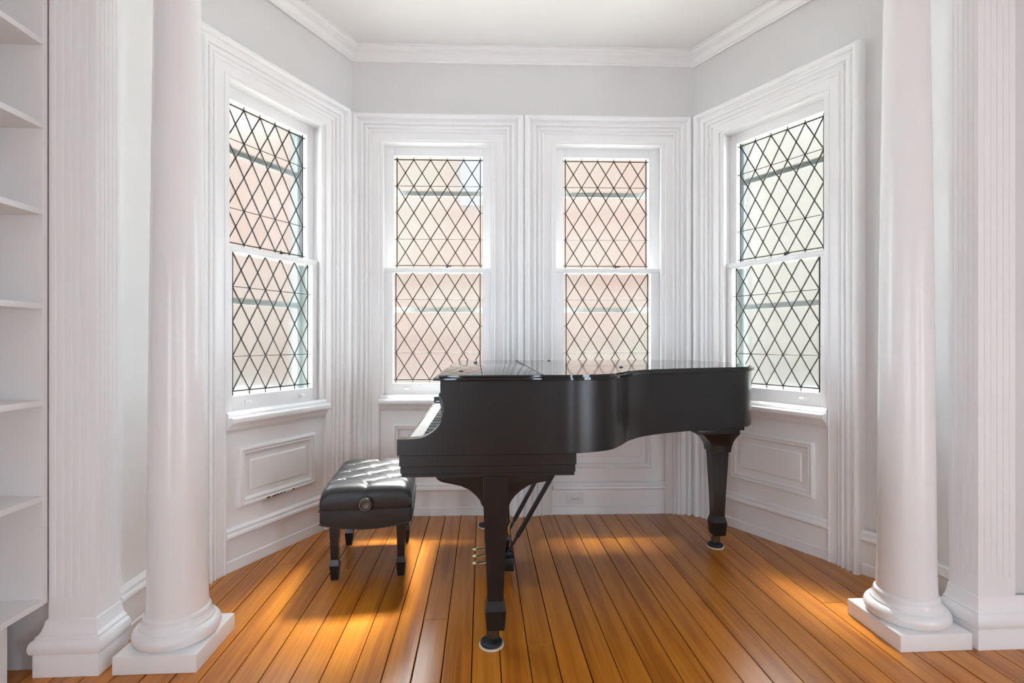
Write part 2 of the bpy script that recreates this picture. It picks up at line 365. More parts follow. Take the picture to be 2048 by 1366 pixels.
# ------------------------------------------------------------------ windows
CAS = [(0,-.018),(0,.034),(.015,.042),(.05,.049),(.10,.052),(.15,.050),(.185,.043),(.20,.034),(.205,.024),(.25,.020),(.285,.021),(.30,.030),(.34,.034),(.38,.033),(.41,.029),(.42,.018),
       (.465,.015),(.475,.025),(.505,.028),(.545,.027),(.565,.022),(.572,.011),(.62,.009),(.63,.016),(.66,.018),(.69,.015),(.70,.006),(.95,.006),(.955,.011),(.975,.012),(.99,.010),(1.0,.004),(1.0,-.04)]
def casing_parts(W, parent):
    a, b = W['c'] - W['w']/2, W['c'] + W['w']/2; oL, oR = a - W['wl'], b + W['wr']; wt = Z_CT - Z_OP1
    k = len(CAS)
    def strip(P0, P1):
        return MB().add(P0 + P1, [(i, i+1, k+i+1, k+i) for i in range(k-1)] + [(k-1, 0, k, 2*k-1), tuple(range(k))[::-1], tuple(range(k, 2*k))])
    L0 = [(oL + t*W['wl'], -n, 0.0) for t, n in CAS]; L1 = [(oL + t*W['wl'], -n, Z_CT - t*wt) for t, n in CAS]
    R0 = [(oR - t*W['wr'], -n, 0.0) for t, n in CAS]; R1 = [(oR - t*W['wr'], -n, Z_CT - t*wt) for t, n in CAS]
    part('side_casing', strip(L0, L1), 'trim', parent, smooth=28)
    part('side_casing', strip(R0, R1), 'trim', parent, smooth=28)
    part('head_casing', strip(L1, R1), 'trim', parent, smooth=28)
def ring(mb, x0, x1, z0, z1, t, y0, y1, bottom=True, tb=None, tt=None):
    tb = t if tb is None else tb; tt = t if tt is None else tt
    mb.box(x0, x0+t, y0, y1, z0, z1); mb.box(x1-t, x1, y0, y1, z0, z1); mb.box(x0+t, x1-t, y0, y1, z1-tt, z1)
    if bottom: mb.box(x0+t, x1-t, y0, y1, z0, z0+tb)
    return mb
NR, NC, ROW = 4, 5, 0.182
lat_cache = {}
def lattice(lat):
    if lat in lat_cache: return lat_cache[lat]
    w, h, th = lat/NC, ROW, 0.0015; d = {}
    def pane(name, poly, sh=0.0022):
        cx = sum(p[0] for p in poly)/len(poly); cz = sum(p[1] for p in poly)/len(poly)
        q = [(cx+(p[0]-cx)*(1-sh/0.04), cz+(p[1]-cz)*(1-sh/0.06)) for p in poly]
        d[name] = to_mesh(name, MB().prism(q, -th, th, 'y'), 'glass')
    pane('pane', [(0,-h/2),(w/2,0),(0,h/2),(-w/2,0)])
    pane('pane_left', [(0,-h/2),(w/2,0),(0,h/2)]); pane('pane_right', [(0,-h/2),(0,h/2),(-w/2,0)])
    pane('pane_top', [(-w/2,0),(0,-h/2),(w/2,0)]); pane('pane_bottom', [(-w/2,0),(w/2,0),(0,h/2)])
    mb = MB(); t, y = 0.0029, 0.0032
    def bar(p, q, t=t, y=y):
        dx, dz = q[0]-p[0], q[1]-p[1]; l = math.hypot(dx, dz); ux, uz = -dz/l*t, dx/l*t
        mb.prism([(p[0]+ux,p[1]+uz),(p[0]-ux,p[1]-uz),(q[0]-ux,q[1]-uz),(q[0]+ux,q[1]+uz)], -y, y, 'y')
    X, Zt = lat/2, NR*h
    for i in range(2*NC):
        for j in range(2*NR):
            x0, z0 = -X + i*w/2, j*h/2
            if (i + j) % 2 == 0: bar((x0,z0),(x0+w/2,z0+h/2))
            else: bar((x0,z0+h/2),(x0+w/2,z0))
    for sx in (-X, X): bar((sx,-.024),(sx,Zt+.018), 0.003)
    bar((-X-.016,0),(X+.016,0), 0.003); bar((-X-.016,Zt),(X+.016,Zt), 0.003)
    for i in range(NC+1): bar((-X+i*w,-.024),(-X+i*w,0), .002); bar((-X+i*w,Zt),(-X+i*w,Zt+.018), .002)
    for j in range(NR+1):
        for sx in (-1, 1): bar((sx*X, j*h),(sx*(X+.018), j*h), .002)
    d['came'] = to_mesh('lead_came', mb, 'lead')
    b = MB(); th = 0.0012
    b.box(-X-.018,-X,-th,th,-.026,Zt+.02); b.box(X,X+.018,-th,th,-.026,Zt+.02); b.box(-X,X,-th,th,-.026,0); b.box(-X,X,-th,th,Zt,Zt+.02)
    d['border'] = to_mesh('border_glass', b, 'glass')
    d['saddle'] = to_mesh('saddle_bar', MB().tube([(-X-.02,0,0),(X+.02,0,0)], 0.0022, 8), 'lead')
    lat_cache[lat] = d; return d
def fill_sash(sash, cx, y, zb, lat):
    d = lattice(lat); w, h = lat/NC, ROW; X = lat/2
    for i in range(NC+1):
        for j in range(NR):
            me = d['pane_left'] if i == 0 else d['pane_right'] if i == NC else d['pane']
            link('pane', me, sash, (cx-X+i*w, y, zb+(j+.5)*h))
    for i in range(NC):
        for j in range(NR+1):
            me = d['pane_bottom'] if j == 0 else d['pane_top'] if j == NR else d['pane']
            link('pane', me, sash, (cx-X+(i+.5)*w, y, zb+j*h))
    link('lead_came', d['came'], sash, (cx, y, zb), label='dark lead lattice between the diamond panes')
    o = link('border_glass', d['border'], sash, (cx, y, zb)); o['kind'] = 'stuff'
    for j in (1, 3): link('saddle_bar', d['saddle'], sash, (cx, y-0.006, zb+j*h))
lift_me = None
def build_window(name, F, W, label, locks=True):
    t = thing(name, label, 'window', (*F['o'],0), F['a'], None, 'structure')
    casing_parts(W, t)
    a, b, c, lat = W['c']-W['w']/2, W['c']+W['w']/2, W['c'], W['lat']
    mb = MB(); ring(mb, a, b, 0.775, Z_OP1+.0, 0.020, -0.002, 0.030, False, tt=0.012)     # inside stop
    ring(mb, a, b, 0.775, Z_OP1+.0, 0.012, 0.030, 0.124, False)
    mb.box(a+.020, a+.0245, 0.0, 0.028, 0.775, Z_OP1-.012); mb.box(b-.0245, b-.020, 0.0, 0.028, 0.775, Z_OP1-.012)
    part('jamb', mb, 'trim', t, bevel=0.0015)
    part('outer_frame', ring(MB(), a, b, 0.79, Z_OP1, 0.012, 0.1245, 0.258, False), 'outer', t, label='grey-green outer window frame')
    # stool, its nosing and the strip under the sash
    sp = [(0.05,0.755),(-.050,0.755),(-.056,0.760),(-.058,0.771),(-.056,0.782),(-.050,0.787),(0.05,0.787)]
    part('stool', MB().prism(sp, a+.001, b-.001, 'x'), 'trim', t)
    part('sash_stop', MB().prism([(0.03,.787),(-.018,.787),(-.020,.800),(-.014,.806),(-.010,.812),(0.03,.812)], a+.002, b-.002, 'x'), 'trim', t)
    ap = [(0.018,.755),(-.038,.755),(-.040,.749),(-.034,.744),(-.026,.738),(-.022,.730),(-.022,.726),(-.014,.724),(-.010,.716),(-.002,.708),(0.018,.706)]
    part('apron', MB().prism(ap, a+.001, b-.001, 'x'), 'trim', t)
    part('sill', MB().box(a, b, 0.05, 0.34, 0.742, 0.79), 'trim', t)
    # sashes
    s0, s1 = a+.0135, b-.0135; st = (W['w']-.027 - lat)/2 - 0.017
    lo = MB(); y0, y1 = 0.033, 0.072
    ring(lo, s0, s1, 0.800, 1.668, st, y0, y1, True, tb=0.087, tt=0.032)
    lo.prism([(y0-.004, 1.640),(y0+.012,1.640),(y0+.012,1.668),(y0-.004,1.668)], s0, s1, 'x')
    lower = part('lower_sash', lo, 'trim', t, bevel=0.0018)
    fill_sash(lower, c, 0.056, 0.911, lat)
    for dx in (-0.27*W['w'], 0.27*W['w']):
        l = MB().box(c+dx-.017, c+dx+.017, 0.029, 0.0335, 0.828, 0.862)
        l.sweep([(c+dx-.014, 0.029),(c+dx+.014, 0.029)], [(0,.856),(-.012,.856),(-.017,.850),(-.018,.842),(-.015,.842),(-.013,.848),(0,.849)])
        part('sash_lift', l, 'trim', lower, bevel=0.001)
    up = MB(); y0, y1 = 0.078, 0.118
    ring(up, s0, s1, 1.640, 2.508, st, y0, y1, True, tb=0.032, tt=0.066)
    upper = part('upper_sash', up, 'trim', t, bevel=0.0018)
    fill_sash(upper, c, 0.098, 1.693, lat)
    lk = MB().lathe([(0.012,1.668),(0.012,1.674),(0.008,1.678),(0.004,1.690),(0.0045,1.694)], (c+.06, 0.062, 0), 14); lk.box(c+.055, c+.09, 0.058, 0.066, 1.680, 1.688)
    part('sash_lock', lk, 'black_iron', lower)
    # outer storm frame with its rails
    stm = MB(); ring(stm, a+.012, b-.012, 0.79, Z_OP1-.012, 0.028, 0.185, 0.205)
    for z in (1.395, 2.215): stm.box(a+.04, b-.04, 0.185, 0.205, z-.017, z+.017)
    part('storm_frame', stm, 'storm', t, label='grey outer storm frame')
    return t
win1 = build_window('window_1', FL, WIN_L, 'tall leaded diamond-pane window in the left bay wall, above the chipped panel')
win2 = build_window('window_2', FB, WIN_1, 'leaded diamond-pane window in back wall, nearer the piano keyboard')
win3 = build_window('window_3', FB, WIN_2, 'leaded diamond-pane window in back wall, right of the centre')
win4 = build_window('window_4', FR, WIN_R, 'tall leaded diamond-pane window on the right, beyond the piano tail')
for F, W in ((FL, WIN_L), (FB, WIN_1), (FB, WIN_2), (FR, WIN_R)):
    p = wp(F, W['c'], 0.24); n = (math.sin(F['a']), -math.cos(F['a']), 0)
    portal((p[0], p[1], 1.65), W['w']-.03, 1.68, n)

# corner beads filling the angle between the casings
for nm, F, G, xs, xg in (('trim_3', FL, FB, FL['x1'], 0.0), ('trim_4', FB, FR, FB['x1'], FR['x0'])):
    c0 = isect(F, G, 0.03); pf = wp(F, xs-.052, 0.02); pg = wp(G, xg+.052, 0.02); qf = wp(F, xs-.052, -.016); qg = wp(G, xg+.052, -.016); m0 = isect(F, G, -.030)
    struct(nm, MB().prism([c0, pf, qf, m0, qg, pg], 0.0, Z_CT), 'trim', 'white corner bead between two window casings, ' + ('left' if nm == 'trim_3' else 'right') + ' of the back wall', 'moulding')
# panels under the windows and baseboards
def panel(F, W, parent, half):
    c = W['c']; z0, z1 = 0.312, 0.618; x0, x1 = c-half, c+half
    prof = [(0,0.018),(0,-.004),(.006,-.010),(.013,-.012),(.018,-.009),(.020,-.003),(.024,-.003),(.027,-.007),(.032,-.007),(.036,.004),(.042,.008),(.046,.018)]
    mb = MB(); k = len(prof); loops = []
    for t, y in prof: loops += [(x0+t, y, z0+t), (x1-t, y, z0+t), (x1-t, y, z1-t), (x0+t, y, z1-t)]
    fs = [(i*4+j, i*4+(j+1)%4, (i+1)*4+(j+1)%4, (i+1)*4+j) for i in range(k-1) for j in range(4)]
    part('panel_moulding', MB().add(loops, fs), 'trim', parent, smooth=30)
    mb = MB(); lv = [(.044,.017),(.070,.012),(.078,.004),(.082,.004)]; vs = []
    for t, y in lv: vs += [(x0+t, y, z0+t), (x1-t, y, z0+t), (x1-t, y, z1-t), (x0+t, y, z1-t)]
    fs = [(i*4+j, i*4+(j+1)%4, (i+1)*4+(j+1)%4, (i+1)*4+j) for i in range(len(lv)-1) for j in range(4)] + [(12,13,14,15)]
    part('raised_panel', MB().add(vs, fs), 'trim', parent, smooth=20)
    a, b = c-W['w']/2, c+W['w']/2
    part('panel_surround', MB().box(a+.001, b-.001, 0.010, 0.02, 0.0, 0.72), 'trim', parent)
panel(FL, WIN_L, wall_left, 0.262); panel(FB, WIN_1, wall_back, 0.295); panel(FB, WIN_2, wall_back, 0.295); panel(FR, WIN_R, wall_right, 0.262)
BASE = [(0.02,0.0),(-.002,0.0),(-.002,.052),(.001,.056),(.004,.057),(.004,.163),(-.001,.165),(-.004,.168),(-.016,.172),(-.022,.180),(-.020,.190),(-.012,.194),(-.008,.197),(-.010,.203),(-.010,.211),(-.004,.217),(0.006,.222),(0.02,.222)]
def baseboard(name, F, W, label):
    a, b = W['c']-W['w']/2, W['c']+W['w']/2
    struct(name, MB().prism(BASE, a+.001, b-.001, 'x'), 'trim', label, 'baseboard', (*F['o'],0), F['a'], smooth=30)
baseboard('baseboard_left', FL, WIN_L, 'tall white baseboard under the left window')
baseboard('baseboard_back', FB, WIN_1, 'tall white baseboard under the back window behind the bench')
baseboard('baseboard_back_right', FB, WIN_2, 'tall white baseboard under the back window carrying the outlet')
baseboard('baseboard_right', FR, WIN_R, 'tall white baseboard under the right window')
rp = [(-y, z) for y, z in BASE]
struct('baseboard_return_left', MB().sweep([wp(FL, WIN_L['c']-WIN_L['w']/2-WIN_L['wl'], -0.0), (XRL, cp1[1]+.0), (XRL, 2.06)], [(o+.014, z) for o, z in rp]), 'trim', 'white baseboard on the return wall behind the left column', 'baseboard', smooth=30)
struct('baseboard_return_right', MB().sweep([(XRR, 2.04), (XRR, cp0[1]), wp(FR, WIN_R['c']+WIN_R['w']/2+WIN_R['wr'], 0.0)], [(o+.014, z) for o, z in rp]), 'trim', 'white baseboard on the return wall behind the right column', 'baseboard', smooth=30)
# chipped paint on the lower moulding of the left panel
mb = MB()
for px, w in ((0.235,.012),(0.275,.018),(0.300,.008),(0.322,.007),(0.345,.006),(0.41,.008)):
    mb.prism([(px-w,0.320),(px-w*.3,0.3215+.004*random.random()),(px+w*.6,0.3225+.004*random.random()),(px+w,0.319),(px+w*.2,0.3165),(px-w*.6,0.3175)], -0.0120, -0.006, 'y')
o = part('paint_chips', mb, 'chip', wall_left, label='dark chips in the white paint'); o['kind'] = 'stuff'

# ------------------------------------------------------------------ columns
def column(name, loc, label):
    t = thing(name, label, 'column', loc, 0, 'columns at the bay opening')
    part('plinth', MB().box(-.143,.143,-.143,.143,0,.064), 'column', t, bevel=0.003)
    prof = [(0.10,.062),(.128,.062)]
    prof += [(.118+.027*math.cos(a), .092+.029*math.sin(a)) for a in [R(d) for d in range(-80, 81, 16)]]
    prof += [(.122,.122),(.122,.128),(.118,.132),(.113,.142),(.1105,.152),(.111,.156),(.108,.163),(.102,.168),(.098,.170)]
    part('base', MB().lathe(prof, seg=64, cap=False), 'column', t, smooth=40)
    sh = []
    for i in range(25):
        u = i/24; z = .168 + u*(2.62-.168); r = .0985 - .0235*(u**1.5); r += .004*max(0, 1-u*18)
        sh.append((r, z))
    part('shaft', MB().lathe(sh, seg=64), 'column', t, smooth=60)
    part('capital', MB().lathe([(.075,2.615),(.088,2.62),(.088,2.635),(.078,2.645),(.078,2.69),(.09,2.70),(.108,2.72),(.114,2.735),(.114,2.74)], seg=48).box(-.125,.125,-.125,.125,2.738,2.80), 'column', t)
column('round_column', (-1.150, 2.040, 0), 'white round column on square plinth, left of the bench')
column('round_column', (1.714, 2.010, 0), 'white round column on square plinth, right of the piano tail')

# ------------------------------------------------------------------ fluted pilasters
def flutes(p0, p1, n, nrm, margin, depth=0.0045, gw=0.24):
    """points along p0->p1 with n rounded grooves cut against nrm"""
    d = Vector(p1) - Vector(p0); L_ = d.length; d.normalize(); nv = Vector(nrm); out = []; pitch = (L_-2*margin)/n
    for i in range(n):
        c = margin + (i+.5)*pitch; h = pitch*gw/2
        for u, e in ((-1,0),(-.55,.85),(-.2,1),(.2,1),(.55,.85),(1,0)):
            q = Vector(p0) + d*(c+u*h) - nv*depth*e; out.append((q.x, q.y))
    return out
def pilaster(name, x0, x1, y0, y1, inner, label, nf, ns, bx0, bx1):
    # inner = +1: the fluted side face looks to +x (left pilaster)
    t = thing(name, label, 'pilaster', ((x0+x1)/2, y0, 0), 0, 'fluted pilasters at the bay opening')
    ox, oy = (x0+x1)/2, y0
    pts = []
    if inner > 0:
        pts = [(x0,y0)] + flutes((x0,y0),(x1,y0),nf,(0,-1),.012) + [(x1,y0)] + flutes((x1,y0),(x1,y1),ns,(1,0),.010) + [(x1,y1),(x0,y1)]
    else:
        pts = [(x0,y1)] + flutes((x0,y1),(x0,y0),ns,(-1,0),.010) + [(x0,y0)] + flutes((x0,y0),(x1,y0),nf,(0,-1),.012) + [(x1,y0),(x1,y1)]
    part('fluted_shaft', MB().prism(pts, 0.262, 2.80).move(-ox,-oy), 'trim', t, smooth=50)
    part('shaft_foot', MB().box(x0,x1,y0,y1,0.15,0.262).move(-ox,-oy), 'trim', t)
    prof = [(0,0.0),(.030,0.0),(.030,.074),(.028,.078),(.036,.082),(.040,.092),(.041,.105),(.038,.120),(.032,.128),(.026,.131),(.026,.138),(.020,.142),(.014,.152),(.009,.168),(.006,.186),(.0,.190)]
    path = [(bx1,y1),(bx1,y0),(bx0,y0),(bx0,y0+.018)] if inner > 0 else [(bx1,y0),(bx0,y0),(bx0,y1)]
    part('base_moulding', MB().sweep(path[::-1], [(-o,z) for o,z in prof]).move(-ox,-oy), 'trim', t, smooth=30)
pilaster('fluted_pilaster', -1.530, -1.370, 1.930, 2.055, 1, 'white fluted pilaster between the bookcase and left column', 5, 5, -1.530, -1.370)
pilaster('fluted_pilaster', 1.905, 2.056, 1.893, 2.020, -1, 'white fluted pilaster at the right edge beside right column', 5, 5, 1.905, 2.25)

# ------------------------------------------------------------------ bookcase on the left wall
bk = thing('built_in_bookcase', 'white built-in bookcase of open shelves at the left edge', 'bookcase', (-1.70, 0.8, 0))
BX, BY = -1.70, 0.8; by0, by1 = -0.6, 1.90
part('end_panel', MB().box(XW0, -1.527, by1, by1+.022, .252, 2.90).move(-BX,-BY), 'shelf', bk, bevel=.001)
part('end_panel', MB().box(XW0, -1.527, by0-.022, by0, 0, 2.90).move(-BX,-BY), 'shelf', bk, bevel=.001)
part('back_panel', MB().box(XW0, XW0+.012, by0, by1, 0, 2.90).move(-BX,-BY), 'shelf', bk)
for z in (2.511, 2.201, 1.911, 1.610, 1.283, 0.946, 0.613, 0.252):
    part('shelf', MB().box(XW0+.012, -1.524, by0, by1, z, z+.020).move(-BX,-BY), 'shelf', bk, bevel=.001)
part('toe_kick', MB().box(XW0+.012, -1.600, by0, by1-.05, 0, .251).move(-BX,-BY), 'shelf', bk)
part('top_board', MB().box(XW0, -1.51, by0-.022, by1+.022, 2.90, 2.925).move(-BX,-BY), 'shelf', bk)
# ------------------------------------------------------------------ wall outlet on the back baseboard
oc = wp(FB, 1.505, 0); 
ou = thing('wall_outlet', 'white double socket outlet set sideways in the back baseboard', 'outlet', (*wp(FB, 1.508, 0.004), 0.105), FB['a'])
part('cover_plate', MB().box(-.060,.060,-.007,.004,-.038,.038), 'outlet', ou, bevel=.003)
for sx in (-.021, .021):
    so = part('socket', MB().lathe([(.0165,-.0066),(.0165,-.0092),(.0155,-.0098)], (sx,0,0), 28, 'y'), 'outlet', ou)
    part('slots', MB().box(sx-.0055,sx+.0025,-.0104,-.009,.0050,.0068).box(sx-.0055,sx+.0015,-.0104,-.009,-.0068,-.0050).lathe([(.0024,-.009),(.0024,-.0104)], (sx+.0085,0,0), 10, 'y'), 'slot', so)
part('screw', MB().lathe([(.0032,-.006),(.0032,-.0082),(.001,-.0086)], (0,0,0), 12, 'y'), 'steel', ou)

# ------------------------------------------------------------------ grand piano
PO = (0.45, 2.64)
pn = thing('grand_piano', 'black satin grand piano with its lid closed, standing in the bay', 'piano', (PO[0],PO[1],0))
def pp(name, mb, mat, parent=pn, **k):
    """piano part given in room coordinates"""
    return part(name, mb.move(-PO[0], -PO[1]), mat, parent, **k)
YN, YF = 1.900, 3.395
bent = spline([(0.10,YN),(0.25,YN),(0.36,YN+.005),(0.48,1.952),(0.555,2.045),(0.62,2.145),(0.744,2.255),(0.99,2.362),(1.225,2.440),(1.29,2.468),(1.345,2.530),(1.395,2.640),(1.425,2.80),(1.432,2.95),(1.422,3.12),(1.39,3.25),(1.31,3.345),(1.18,3.388),(1.00,YF),(0.7,YF)], 8)
outline = [(-0.05,YN)] + bent + [(-0.05,YF)]
def offset(poly, d):
    n = len(poly); out = []
    for i in range(n):
        p0, p1, p2 = Vector(poly[i-1]), Vector(poly[i]), Vector(poly[(i+1)%n])
        a, b = (p1-p0).normalized(), (p2-p1).normalized(); na, nb = Vector((a.y,-a.x)), Vector((b.y,-b.x)); m = (na+nb).normalized()
        q = p1 + m*d/max(.35, m.dot(na)); out.append((q.x,q.y))
    return out
pp('rim', MB().prism(outline, 0.757, 1.026), 'ebony', smooth=40)
cheek = [(-0.307,0.757),(-0.307,0.816)] + spline([(-0.255,0.816),(-0.226,0.819),(-0.199,0.829),(-0.175,0.845),(-0.155,0.867),(-0.143,0.895),(-0.138,0.922),(-0.138,0.942),(-0.142,0.957),(-0.151,0.968)], 4) + [(-0.152,1.026),(-0.049,1.026),(-0.049,0.757)]
pp('arm', MB().prism(cheek, YN-.0006, YN+.052, 'y'), 'ebony', smooth=30)
pp('arm', MB().prism(cheek, YF-.052, YF+.0006, 'y'), 'ebony', smooth=30)
pp('key_bed', MB().box(-.300,.348,YN+.003,YF-.003,.7160,.7550).box(-.296,.345,YN+.007,YF-.007,.6882,.7140).box(-.293,.342,YN+.011,YF-.011,.675,.6862).box(-.28,.33,YN+.016,YF-.016,.68,.755), 'ebony', smooth=10)
pp('key_slip', MB().box(-.303,-.290,YN+.053,YF-.053,.757,.782), 'ebony', bevel=.002)
kb0, kb1 = 2.036, 3.259
for a, b in ((YN+.053, kb0-.001), (kb1+.001, YF-.053)):
    pp('key_block', MB().box(-.290,-.150,a,b,.757,.795), 'ebony', bevel=.003)
pp('fallboard', MB().prism([(-.150,.786),(-.160,.80),(-.150,.90),(-.162,.962),(-.162,.974),(-.140,.974),(-.120,.90),(-.120,.786)], YN+.053, YF-.053, 'y'), 'ebony', bevel=.001)
pp('belly_rail', MB().box(-.119,-.05,YN+.053,YF-.053,.757,1.0), 'ebony')
kw = (kb1-kb0)/52
wk = to_mesh('white_key', MB().box(-.290,-.150,-kw/2+.0005,kw/2-.0005,.762,.7835), 'ivory', bevel=.0008)
bkm = to_mesh('black_key', MB().loft_sq([(-.195,0,.775,.046,.0055),(-.193,0,.795,.043,.0045)]), 'black_key', bevel=.0008)
for k in range(52):
    y = kb1 - (k+.5)*kw
    link('white_key', wk, pn, (-PO[0], y-PO[1], 0))
    if k < 51 and 'ABCDEFG'[k % 7] in 'ACDFG': link('black_key', bkm, pn, (-PO[0], y-kw/2-PO[1], 0))
# lid in two leaves with a stepped edge
XH, XF = 0.222, -0.176
o_lo, o_hi = offset(outline, 0.013), offset(outline, 0.001)
def clip(poly, x, keep_right):
    out = []
    for i in range(len(poly)):
        p, q = poly[i-1], poly[i]; ip, iq = (p[0] >= x) == keep_right, (q[0] >= x) == keep_right
        if ip != iq: t = (x-p[0])/(q[0]-p[0]); out.append((x, p[1]+t*(q[1]-p[1])))
        if iq: out.append(q)
    return out
lid = pp('lid', MB().prism(clip(o_lo, XH+.001, True), 1.0285, 1.0375).prism(clip(o_hi, XH+.001, True), 1.0375, 1.0470), 'ebony_lid', smooth=40, bevel=0.0)
ylo0, yhi0 = YN-.013, YF+.013
flap = pp('lid_flap', MB().box(XF, XH-.001, ylo0, yhi0, 1.0285, 1.0375).box(XF+.020, XH-.001, YN-.001, YF+.001, 1.0375, 1.0470), 'ebony_lid', bevel=.001)
pp('lid_hinge', MB().tube([(XH,YN-.004,1.0475),(XH,YF,1.0475)], .0022, 8).tube([(XH,YN-.014,1.046),(XH,YN+.012,1.046)], .0045, 10), 'black_iron')
for bx, by in ((-.085,2.12),(-.04,3.10),(0.42,3.25),(0.66,2.44)):
    pp('lid_bumper', MB().lathe([(.010,1.0465),(.010,1.0495),(.007,1.0525),(.002,1.0535)], (bx,by,0), 16), 'black_key')
# legs
def piano_leg(cx, cy, ztop, w0=.046):
    lg = pp('leg', MB().loft_sq([(cx,cy,.072,.034,.034),(cx,cy,.147,.0405,.0405),(cx,cy,.163,.036,.036),(cx,cy,.182,.0305,.0305),(cx,cy,.30,.0345,.0345),(cx,cy,.548,.046,.046),(cx,cy,ztop,.046,.046)]), 'ebony', bevel=.0015, smooth=14)
    c = MB().lathe([(.010,.044),(.010,.074)], (cx,cy,0), 14); c.lathe([(.006,-.011),(.021,-.010),(.023,-.006),(.023,.006),(.021,.010),(.006,.011)], (cx-.012,cy,.044), 24, 'y')
    c.box(cx-.022,cx+.010,cy-.016,cy-.012,.036,.066).box(cx-.022,cx+.010,cy+.012,cy+.016,.036,.066)
    pp('caster', c, 'bronze', lg)
    return lg
brk = [(-.176,.676),(-.173,.659),(-.167,.650),(-.151,.641),(-.114,.633),(-.082,.626),(-.049,.611),(-.025,.590),(-.008,.570),(.000,.548),(.102,.548),(.111,.567),(.128,.588),(.149,.606),(.178,.624),(.207,.632),(.240,.638),(.265,.645),(.273,.660),(.276,.676)]
for cy in (2.006, 3.288):
    piano_leg(.051, cy, .66)
    pp('leg_bracket', MB().prism(brk, cy-.040, cy+.040, 'y'), 'ebony', smooth=40, bevel=.0015)
tx, ty = 1.340, 2.895
piano_leg(tx, ty, .56)
b = MB().box(1.13,1.42,2.70,3.12,.715,.757); b.box(1.15,1.415,2.73,3.09,.690,.7145); b.box(1.17,1.405,2.76,3.06,.665,.6895)
pp('tail_block', b, 'ebony', bevel=.002)
pp('leg_capital', MB().loft_sq([(tx,ty,.548,.054,.054),(tx,ty,.560,.055,.055),(tx,ty,.585,.058,.060),(tx-.004,ty,.610,.068,.066),(tx-.012,ty,.635,.086,.080),(tx-.016,ty,.652,.100,.092),(tx-.016,ty,.6645,.104,.096)]), 'ebony', smooth=40, bevel=.002)
# lyre with pedals
ly = pp('lyre', MB().box(.075,.155,2.515,2.785,.055,.118).box(.085,.145,2.535,2.765,.117,.140), 'ebony', bevel=.004)
pp('lyre_head', MB().box(.06,.17,2.53,2.77,.62,.6745), 'ebony', ly, bevel=.004)
for s_ in (-1, 1):
    pts = [(.115, 2.65+s_*d, z) for d, z in ((.07,.14),(.085,.20),(.092,.28),(.080,.38),(.062,.48),(.055,.55),(.065,.63))]
    pp('lyre_post', MB().tube(pts, [.020,.024,.022,.018,.016,.018,.024], 14), 'ebony', ly)
for y in (2.575, 2.650, 2.725):
    pp('pedal_rod', MB().tube([(.135,y,.14),(.135,y,.63)], .0035, 8).lathe([(.006,.128),(.006,.142)], (.135,y,0), 10), 'brass', ly)
for y in (2.575, 2.660, 2.745):
    path = [(.08,y,.085),(.05,y,.084),(.02,y,.080),(-.005,y,.078),(-.03,y,.076),(-.048,y,.074)]
    vs = []; fs = []; sec = [(.008,.006),(.008,.006),(.011,.006),(.017,.007),(.019,.007),(.012,.005)]
    m_ = MB()
    for i, ((px,py,pz),(hw,hh)) in enumerate(zip(path, sec)):
        for k in range(12): a_ = 2*math.pi*k/12; vs.append((px, py+hw*math.cos(a_), pz+hh*math.sin(a_)))
    for i in range(5):
        for k in range(12): fs.append((i*12+k, i*12+(k+1)%12, (i+1)*12+(k+1)%12, (i+1)*12+k))
    vs.append((-.056,y,.073)); fs += [(60+k, 60+(k+1)%12, 72) for k in range(12)]
    pp('pedal', m_.add(vs, fs), 'brass', ly, smooth=60)
for y0, y1 in ((2.545,2.50),(2.755,2.80)):
    pp('brace_rod', MB().tube([(.125,y0,.135),(.170,(y0*3+y1)/4,.215),(.172,(y0*3+y1)/4,.219),(.47,y1,.745)], [.006,.007,.0115,.0115], 12), 'black_iron', ly)
# caster cups stand on the floor under the legs
for cx, cy, lab in ((.036,2.006,'dark caster cup with cream rim under the nearest piano leg'), (.022,3.288,'dark caster cup under the far front piano leg by the wall'), (1.328,2.893,'dark caster cup with cream rim under the piano tail leg')):
    c = thing('caster_cup', lab, 'caster cup', (cx,cy,0), 0, 'caster cups under the piano')
    part('cup', MB().lathe([(.040,.004),(.043,.012),(.041,.018),(.034,.020),(.026,.019),(.010,.0185)], seg=36), 'felt', c)
    part('rim', MB().lathe([(.030,.0),(.047,.0),(.0485,.003),(.0475,.006),(.044,.007),(.030,.006)], seg=40), 'cream', c)

# ------------------------------------------------------------------ piano bench
bn = thing('piano_bench', 'black tufted leather piano bench beside the left end of the piano', 'bench', (-0.585, 2.848, 0), R(5.2))
HX, HY_ = 0.212, 0.315
for sx in (-1, 1):
    for sy in (-1, 1):
        cx, cy = sx*.160, sy*.222
        part('leg', MB().loft_sq([(cx,cy,0,.017,.017),(cx,cy,.070,.0235,.0235),(cx,cy,.084,.021,.021),(cx,cy,.098,.0175,.0175),(cx,cy,.20,.021,.021),(cx,cy,.335,.026,.026)]), 'ebony', bn, bevel=.0012, smooth=14)
